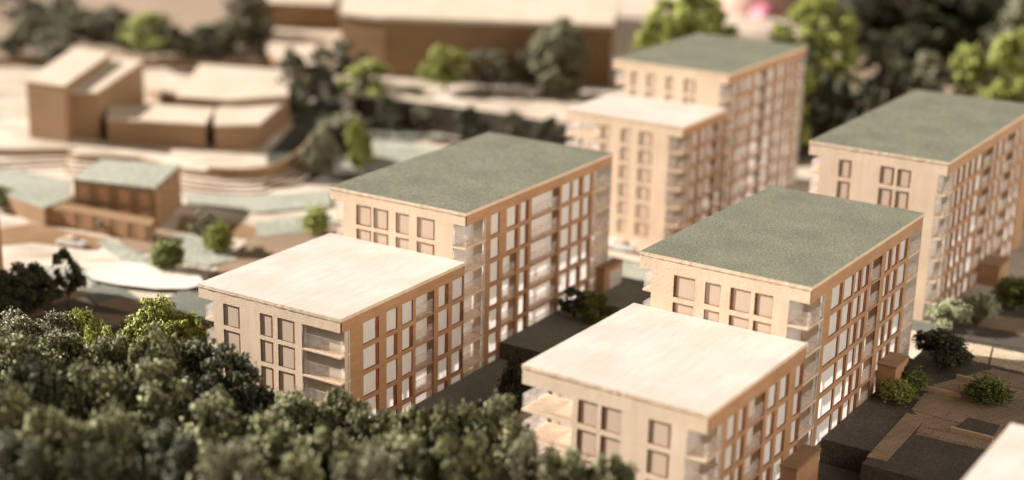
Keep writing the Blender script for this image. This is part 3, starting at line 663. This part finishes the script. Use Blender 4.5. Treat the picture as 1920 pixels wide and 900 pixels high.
def crown_mesh(name, centres, n, size, mat, seed):
    rng = np.random.RandomState(seed); V = bits(rng, centres, n, size)
    k = len(V) // 4; base = np.arange(k)[:, None] * 4
    F = np.stack([base + np.array(t) for t in ((0, 1, 2), (0, 3, 1), (0, 2, 3), (1, 3, 2))], 1).reshape(-1, 3)
    me = bpy.data.meshes.new(name)
    me.vertices.add(len(V)); me.vertices.foreach_set('co', V.ravel())
    me.loops.add(len(F) * 3); me.loops.foreach_set('vertex_index', F.ravel())
    me.polygons.add(len(F)); me.polygons.foreach_set('loop_start', np.arange(len(F)) * 3); me.polygons.foreach_set('loop_total', np.full(len(F), 3))
    me.update(calc_edges=True); me.materials.append(M[mat]); return me
def lumps(seed, H, Wd, n, lo=.3, rmin=.16, rmax=.3, cone=0, sep=.62):
    """lump centres filling an uneven crown of width Wd between lo*H and H"""
    r = random.Random(seed); out = []
    t = 0
    while len(out) < n and t < 4000:
        t += 1
        z = r.uniform(0, 1); a = r.uniform(0, 6.283); e = math.sin(math.pi * min(.98, .12 + z * .86)) ** .6 * (1 - cone * z)
        rad = e * math.sqrt(r.uniform(.05, 1)) * Wd / 2
        c = (rad * math.cos(a), rad * math.sin(a), lo * H + z * (H * (1 - lo)), r.uniform(rmin, rmax) * Wd / 2)
        if all((c[0] - o[0]) ** 2 + (c[1] - o[1]) ** 2 + (c[2] - o[2]) ** 2 > (sep * (c[3] + o[3])) ** 2 for o in out): out.append(c)
    return out
PROTO = {}
def proto(kind, var, mat):
    key = (kind, var, mat)
    if key in PROTO: return PROTO[key]
    s = hash((kind, var)) if 0 else (sum(map(ord, kind)) * 31 + var * 7)
    if kind == 'tree': c = lumps(s, 5, 4.4, 52, .22, .13, .30, sep=.80); n, sz = 11000, .075
    elif kind == 'open': c = lumps(s, 5, 3.8, 20, .34, .14, .28); n, sz = 4200, .08
    elif kind == 'tall': c = lumps(s, 8, 4.8, 90, .08, .09, .24, sep=.8); n, sz = 12000, .10
    elif kind == 'wispy': c = lumps(s, 5, 4.6, 30, .22, .10, .26); n, sz = 4200, .10
    elif kind == 'ball': c = [(0, 0, 1.0, .72), (.1, .05, 1.3, .62), (-.1, 0, .62, .68), (.25, -.2, .8, .55), (-.3, .2, .9, .5), (0, -.3, 1.1, .5)]; n, sz = 7000, .055
    elif kind == 'shrub': c = lumps(s, 3, 3.4, 16, .1, .22, .42); n, sz = 6500, .07
    me = crown_mesh('crown', c, n, sz, mat, s)
    m = MB(); top = {'wispy': 3.4, 'tree': 3.2, 'open': 3.6, 'tall': 5, 'ball': .8, 'shrub': 1.4}[kind]
    r = random.Random(s)
    m.tube([(0, 0, -.02), (r.uniform(-.1, .1), r.uniform(-.1, .1), top * .5), (r.uniform(-.15, .15), 0, top)], [.13, .1, .06])
    for q in c[::2]:
        z0 = max(.2, min(top * .8, q[2] * .5)); m.tube([(0, 0, z0), (q[0] * .5, q[1] * .5, (z0 + q[2]) / 2 + .1), (q[0], q[1], q[2])], [.06, .045, .025], 0, 5)
    tm = bpy.data.meshes.new('trunk'); tm.from_pydata([tuple(v) for v in m.v], [], m.f); tm.materials.append(M['bark']); tm.update()
    PROTO[key] = (me, tm); return PROTO[key]
TC = [0]
def tree(kind, mat, x, y, z, sc, label, cat='tree', group=None, name='tree', sz=1.0, var=None, base=0):
    TC[0] += 1; i = TC[0]
    me, tm = proto(kind, (i % 4) if var is None else var, mat)
    r = empty(name, (x, y, z), (i * 2.399) % 6.283, label=label, category=cat, group=group)
    r.scale = (sc, sc, sc * sz)
    for nm, d in (('crown', me), ('trunk', tm)):
        o = bpy.data.objects.new(nm, d); COL.objects.link(o); o.parent = r
    return r
HT = {'wispy': 5, 'tree': 5, 'open': 5, 'tall': 8, 'ball': 1.9, 'shrub': 3}
def tree_top(kind, mat, p, wpx_cm, label, zb=0, **kw):
    """p = world point of the crown's top; wpx_cm = crown width in cm"""
    wid = {'wispy': 4.7, 'tree': 4.4, 'open': 3.8, 'tall': 4.6, 'ball': 1.6, 'shrub': 3.6}[kind]
    sc = wpx_cm / wid; h = p[2] - zb
    return tree(kind, mat, p[0], p[1], zb, sc, label, sz=max(.5, h / (HT[kind] * sc)), **kw)

FG = 'trees of the dense foreground row'
fore = [  # crown top point, width, kind, material, label
 ((-27.30, 80.00, 5.51), 3.6, 'tree', 'leaf_grey', 'grey-green tree at the left edge of the picture, at the back of the foreground row'),
 ((-25.33, 81.00, 5.19), 3.2, 'tree', 'leaf_grey', 'grey-green tree second from the left at the back of the foreground row'),
 ((-24.47, 82.00, 5.10), 2.8, 'tree', 'leaf_lime', 'small yellow-green tree beside the grey-green ones at the back of the row'),
 ((-23.54, 80.50, 4.66), 2.4, 'tree', 'leaf_lime', 'low yellow-green tree just in front of the small yellow-green one'),
 ((-22.35, 80.00, 4.94), 1.5, 'open', 'leaf_lime', 'narrow yellow-green shoot standing alone over the dark paving'),
 ((-20.74, 84.00, 5.13), 3.4, 'tree', 'leaf_lime', 'bright yellow-green tree with a pointed top left of the sharp block'),
 ((-19.29, 83.50, 4.43), 3.4, 'tree', 'leaf_lime', 'round yellow-green tree nearest the balconies of the sharp block'),
 ((-18.18, 83.50, 4.27), 2.4, 'tree', 'leaf_lime', 'small yellow-green tree touching the left balconies of the sharp block'),
 ((-25.05, 72.00, 7.37), 4.6, 'tree', 'leaf_olive', None), ((-22.99, 74.00, 6.60), 4.2, 'tree', 'leaf_olive', None), ((-20.11, 73.00, 6.89), 3.8, 'tree', 'leaf_olive', None),
 ((-17.66, 72.00, 7.80), 3.8, 'tree', 'leaf_olive', None), ((-14.81, 71.00, 7.24), 4.4, 'tree', 'leaf_dark', None), ((-12.94, 70.00, 6.37), 3.6, 'tree', 'leaf_dark', None),
 ((-16.72, 73.00, 6.63), 3.6, 'tree', 'leaf_olive', None),
 ((-22.09, 66.00, 8.17), 4.4, 'tree', 'leaf_dark', None), ((-19.41, 67.00, 7.70), 4.4, 'tree', 'leaf_olive', None), ((-16.64, 67.00, 7.91), 4.2, 'tree', 'leaf_olive', None),
 ((-10.04, 68.00, 6.25), 3.8, 'tree', 'leaf_olive', None), ((-8.10, 69.00, 6.07), 3.6, 'tree', 'leaf_olive', None), ((-6.36, 67.00, 5.74), 3.4, 'tree', 'leaf_olive', None),
 ((-13.32, 64.00, 7.41), 4.4, 'tree', 'leaf_olive', None), ((-10.75, 63.00, 7.14), 4.0, 'tree', 'leaf_olive', None), ((-4.27, 66.00, 6.38), 3.2, 'tree', 'leaf_olive', None),
 ((-2.53, 66.00, 6.70), 3.4, 'tree', 'leaf_olive', None), ((-0.42, 66.00, 7.03), 3.8, 'tree', 'leaf_olive', None), ((-4.48, 62.00, 7.00), 3.4, 'tree', 'leaf_olive', None),
 ((-19.55, 60.00, 8.49), 4.2, 'tree', 'leaf_olive', None), ((-22.50, 62.00, 8.28), 4.4, 'tree', 'leaf_olive', None), ((-17.11, 61.00, 7.86), 4.2, 'tree', 'leaf_olive', None), ((-14.59, 60.00, 7.64), 4.0, 'tree', 'leaf_dark', None),
 ((-7.65, 61.00, 7.37), 4.0, 'tree', 'leaf_olive', None), ((-2.12, 62.00, 6.93), 3.6, 'tree', 'leaf_olive', None), ((0.82, 62.00, 7.01), 3.2, 'tree', 'leaf_grey', None), ((2.58, 61.50, 6.78), 3.0, 'tree', 'leaf_olive', None),
 ((4.43, 61.00, 6.69), 2.8, 'tree', 'leaf_olive', None), ((-11.26, 58.00, 7.93), 3.8, 'tree', 'leaf_grey', None), ((-5.60, 59.00, 7.37), 3.6, 'tree', 'leaf_grey', None), ((-20.54, 58.00, 7.91), 4, 'tree', 'leaf_dark', None), ((-8.61, 58.00, 7.52), 3.6, 'tree', 'leaf_olive', None), ((-17.69, 58.00, 7.51), 3.6, 'tree', 'leaf_dark', None)]
ORD = ['first', 'second', 'third', 'fourth', 'fifth', 'sixth', 'seventh', 'eighth', 'ninth', 'tenth', 'eleventh', 'twelfth', 'thirteenth', 'fourteenth', 'fifteenth', 'sixteenth', 'seventeenth', 'eighteenth', 'nineteenth', 'twentieth']
TONE = {'leaf_olive': 'olive', 'leaf_dark': 'dark', 'leaf_grey': 'grey-green'}
BAND = {}
for i, f in enumerate(fore):
    if not f[4]: BAND.setdefault('back' if f[0][1] > 68.5 else 'middle' if f[0][1] > 63.5 else 'front', []).append(i)
for bn, ids in BAND.items():
    for k, i in enumerate(sorted(ids, key=lambda j: fore[j][0][0] / fore[j][0][1])):
        f = fore[i]; fore[i] = (*f[:4], '', 'blurred %s tree, %s from the left in the %s row of the foreground trees' % (TONE[f[3]], ORD[k], bn))
fore = [f if len(f) == 6 else (*f, f[4]) for f in fore]
for i, (p, wd, kd_, mt, lb, lab) in enumerate(fore):
    tree_top(kd_, mt, p, wd, lab, group=FG if not lb else 'trees at the back of the foreground row')

CT = 'trees and bushes of the courtyards'
tree_top('shrub', 'leaf_dark', (25.91, 86.50, 3.46), 3.5, 'large dark bushy tree in the shaded courtyard right of the sharp green-roofed block', Z1, group=CT)
tree_top('open', 'leaf_dark', (23.00, 84.00, 2.66), 2.3, 'sparse dark tree between the wooden box and the dark bushy tree', Z1, group=CT)
tree_top('ball', 'leaf_green', (23.40, 83.00, 1.94), 1.75, 'dark green round bush behind the olive ball bush', Z1, cat='bush', name='bush', group=CT)
tree_top('ball', 'leaf_lime', (22.21, 81.30, 2.42), 1.75, 'olive-yellow ball bush at the near end of the paved path', Z1, cat='bush', name='bush', group=CT)
tipped = tree_top('ball', 'leaf_green', (27.39, 81.30, 2.56), 2.15, 'round green bush with a tiny white tip standing on the paving, right', Z1, cat='bush', name='bush', group=CT)
tip = MB(); tip.tube([(0, 0, 1.84), (0, 0, 1.9), (0, 0, 1.98)], [.05, .07, .03], 0, 8); tip.build('tip', 'white_paint', tipped)
tree_top('shrub', 'leaf_pale', (28.44, 93.50, 3.21), 3.0, 'pale silvery-green shrub catching the sun in front of the right-hand block', Z1, cat='bush', name='bush', group=CT)
tree_top('shrub', 'leaf_pale', (30.85, 95.00, 3.04), 2.4, 'smaller pale sunlit shrub to the right of the silvery-green one', Z1, cat='bush', name='bush', group=CT)
tree_top('shrub', 'leaf_green', (33.92, 98.00, 3.39), 3.0, 'dark green bush at the right edge in the shade of the right-hand block', Z1, cat='bush', name='bush', group=CT)
tree_top('shrub', 'leaf_green', (21.93, 73.50, 1.27), 3.0, 'dim blurred bush at the bottom edge below the courtyard terrace', 0, cat='bush', name='bush', group=CT)
tree_top('open', 'leaf_dark', (4.16, 94.00, 3.22), 2.2, 'dark sparse tree against the facade of the left green-roofed block', 1.05, group=CT)
tree_top('shrub', 'leaf_green', (5.43, 93.50, 2.88), 2.6, 'dark green spreading bush beside the sparse tree between the two block pairs', 1.05, cat='bush', name='bush', group=CT)
tree_top('tree', 'leaf_dark', (0.53, 80.50, 3.78), 2.0, 'dark tree squeezed against the left side of the near pale-roofed block', 0, group=CT)

LG = 'trees and bushes on the pale open ground'
tree_top('open', 'leaf_dark', (-29.36, 96.00, 4.33), 2.4, 'small dark tree with a thin trunk and gaps in its crown, left', 0, group=LG)
tree_top('tree', 'leaf_dark', (-31.64, 95.00, 3.49), 3.4, 'dark spreading tree in the shade at the left edge', 0, group=LG)
tree_top('tree', 'leaf_dark', (-33.07, 94.00, 3.31), 3.0, 'dark tree cut by the left edge', 0, group=LG)
tree_top('ball', 'leaf_green', (-24.87, 105.50, 2.11), 2.2, 'dark green egg-shaped bush left of the sharp pale roof', 0, cat='bush', name='bush', group=LG)
tree_top('ball', 'leaf_lime', (-22.07, 110.00, 2.08), 1.8, 'lime green ball bush beside a taller grey-green tree', 0, cat='bush', name='bush', group=LG)
tree_top('open', 'leaf_grey', (-23.31, 111.50, 2.61), 2.6, 'grey-green tree behind the lime ball bush', 0, group=LG)
tree_top('ball', 'leaf_lime', (-15.37, 115.00, 2.10), 1.9, 'lime green ball bush next to the left green-roofed block', 0, cat='bush', name='bush', group=LG)
tree_top('open', 'leaf_grey', (-31.67, 114.00, 0.58), 1.8, 'tiny sparse tree in front of the two-storey house', 0, group=LG)
tree_top('shrub', 'leaf_green', (-41.32, 120.00, 1.68), 2.2, 'small green bush at the left edge beside the low green roof', 0, cat='bush', name='bush', group=LG)
BGT = 'blurred trees in the background'
bgs = [
 ('shrub', 'leaf_grey', (-15.72, 138.00, 4.03), 4.4, 'grey-green shrub by the curved wall', 0), ('shrub', 'leaf_lime', (-14.28, 135.00, 4.10), 2.6, 'bright lime shrub in front of the grey-green one by the curved wall', 0),
 ('shrub', 'leaf_grey', (-17.30, 133.00, 3.32), 3.0, 'low grey-green shrub at the foot of the curved wall', 0),
 ('open', 'leaf_mid', (-18.44, 160.00, 7.16), 6.0, 'dark tree in front of the left end of the huge hall', 1), ('wispy', 'leaf_lime', (-15.26, 156.00, 5.95), 6, 'lime tree with gaps below the dark tree at the huge hall', 1),
 ('wispy', 'leaf_mid', (-19.93, 154.00, 6.10), 4.5, 'sparse dark tree left of the lime tree at the hall', 1),
 ('wispy', 'leaf_lime', (-7.37, 157.00, 7.41), 6.2, 'bright lime tree at the foot of the huge hall', 3), ('wispy', 'leaf_mid', (-2.69, 157.00, 7.09), 7.2, 'dark green tree right of the lime one at the foot of the hall', 3),
 ('tall', 'leaf_grey', (4.58, 156.00, 11.02), 5.6, 'tall grey-green tree near the right end of the huge hall', 3),
 ('wispy', 'leaf_mid', (-22.89, 154.00, 7.33), 3.6, 'dark green tree by the corner of the broad pale roof', 1), ('wispy', 'leaf_mid', (-34.31, 182.00, 5.06), 6.4, 'broad dark grey tree behind the low wooden row, left', 2),
 ('tall', 'leaf_mid', (-32.67, 186.00, 8.85), 6, 'tall dark tree at the top edge left of the hall', 2),
 ('wispy', 'leaf_lime', (-42.84, 176.00, 7.06), 6, 'lime tree at the top left', 2), ('wispy', 'leaf_mid', (-48.60, 184.00, 6.43), 6.5, 'dark tree left of the lime tree at the top left', 2),
 ('wispy', 'leaf_grey', (-56.51, 178.00, 6.27), 7, 'large grey-green tree at the top left corner', 2), ('wispy', 'leaf_mid', (-63.76, 195.00, 6.13), 7, 'dark tree cut by the top left corner', 2), ('wispy', 'leaf_mid', (-52.32, 172.00, 5.52), 6, 'dark green tree above the tall wooden pair', 2),
 ('tall', 'leaf_lime', (17.50, 155.00, 15.80), 9, 'large lime tree above the far green roof, top right of centre', 3), ('wispy', 'leaf_lime', (14.33, 150.00, 11.96), 5.5, 'lime tree peeping out left above the far green roof', 3),
 ('tall', 'leaf_lime', (29.92, 152.00, 14.15), 9, 'large lime tree with dark gaps right of the far green roof', 3), ('wispy', 'leaf_dark', (27.17, 146.00, 9.34), 6, 'dark tree in the shade right of the far block', 0), ('wispy', 'leaf_dark', (29.78, 143.00, 7.93), 6, 'dark tree filling the gap between the two right-hand green roofs', 0),
 ('wispy', 'leaf_lime', (26.50, 142.00, 9.06), 3.6, 'small lime tree touching the right side of the far block', 0),
 ('wispy', 'leaf_grey', (36.73, 152.00, 9.01), 5.5, 'grey-green tree before the dark backdrop, right', 3), ('wispy', 'leaf_grey', (41.81, 154.00, 8.51), 5, 'second grey-green tree before the dark backdrop, nearer the right', 3),
 ('wispy', 'leaf_lime', (44.83, 150.00, 10.01), 4.6, 'small round lime tree at the upper right', 3), ('wispy', 'leaf_lime', (47.94, 146.00, 11.83), 6.6, 'lime tree at the right edge above the green roof', 3),
 ('tall', 'leaf_dark', (45.34, 176.00, 13.44), 14, 'huge dark tree in the deep shade at the top right', 3), ('tall', 'leaf_dark', (51.86, 172.00, 15.31), 13, 'dark tree filling the top right corner', 3), ('wispy', 'leaf_grey', (52.45, 160.00, 13.82), 6, 'grey-green tree in the very top right corner', 3),
 ('wispy', 'leaf_dark', (32.20, 140.00, 7.59), 5, 'dark low tree behind the right-hand green roof', 0), ('wispy', 'leaf_dark', (36.96, 146.00, 8.56), 5, 'dark low tree right of the gap between the roofs', 0)]
bgs += [('wispy', 'leaf_dark', (-12.65, 148.00, 3.98), 3.4, 'low dark bush at the left end of the shaded cliff behind the green roof', 0), ('wispy', 'leaf_mid', (-8.72, 148.00, 3.28), 3.2, 'low olive bush against the shaded cliff under the lime hall tree', 0),
 ('wispy', 'leaf_dark', (-4.46, 146.00, 3.56), 3.6, 'low dark bush against the middle of the shaded cliff', 0), ('wispy', 'leaf_mid', (-0.05, 144.00, 3.59), 3.2, 'low olive bush against the shaded cliff nearer the far pale roof', 0),
 ('wispy', 'leaf_dark', (3.24, 142.00, 3.61), 3.4, 'low dark bush at the right end of the shaded cliff beside the far block', 0),
 ('wispy', 'leaf_mid', (-39.36, 176.00, 5.05), 5, 'thin olive tree between the lime tree and the broad dark grey tree, top left', 2), ('wispy', 'leaf_mid', (-21.82, 150.00, 5.20), 3.4, 'thin olive tree at the right end of the broad pale roof', 1),
 ('wispy', 'leaf_grey', (-54.31, 190.00, 5.10), 6, 'pale thin tree above the tall wooden pair, top left', 2), ('wispy', 'leaf_mid', (1.71, 158.00, 7.30), 4, 'thin olive tree left of the tall grey-green tree at the hall', 3)]
SC = sorted([(25, 105, 'leaf_mid'), (120, 40, 'leaf_grey'), (165, 78, 'leaf_mid'), (235, 92, 'leaf_dark'), (300, 88, 'leaf_mid'), (350, 105, 'leaf_grey'), (395, 95, 'leaf_dark'), (480, 88, 'leaf_mid'), (505, 60, 'leaf_grey'), (75, 62, 'leaf_dark'), (430, 110, 'leaf_mid')])
ORDS = ['leftmost', 'second from the left', 'third from the left', 'fourth from the left', 'fifth from the left', 'sixth from the left', 'seventh from the left', 'eighth from the left', 'ninth from the left', 'second from the right', 'rightmost']
def on_bank(px, py):      # a point of the bank top (z = 2) seen in that direction of the layout
    return BANK[(px, py)]
BANK = {(25, 105): (-58.18, 175.44), (120, 40): (-59.42, 200.24), (165, 78): (-52.38, 185.91), (235, 92): (-46.75, 181.59), (300, 88): (-43.06, 183.56), (350, 105): (-38.70, 178.16), (395, 95): (-36.63, 181.96), (480, 88): (-31.74, 185.20), (505, 60): (-31.84, 196.07), (75, 62): (-59.78, 191.01), (430, 110): (-33.51, 177.17)}
for i, (px, py, mt) in enumerate(SC):
    q = on_bank(px, py)
    tree_top('shrub', mt, (q[0], q[1], 4.2 + (i % 3) * .5), 3.6 + (i % 4) * .5, 'low blurred bush on the bank at the top left, %s' % ORDS[i], 2, cat='bush', name='bush', group='low bushes on the bank at the top left')
for kd_, mt, p, wd, lb, zb in bgs: tree_top(kd_, mt, p, wd, lb, zb, group=BGT)
blob('painted_form', 'salmon', 'blurred salmon-pink rounded form at the top between the lime trees', 'rounded form', ((34.89, 225.00, 4.33)), 7, 6, 7)
blob('painted_form', 'pink', 'small blurred pink rounded form under the salmon one at the top', 'rounded form', ((34.50, 215.00, 2.17)), 2.2, 2.2, 2.2)
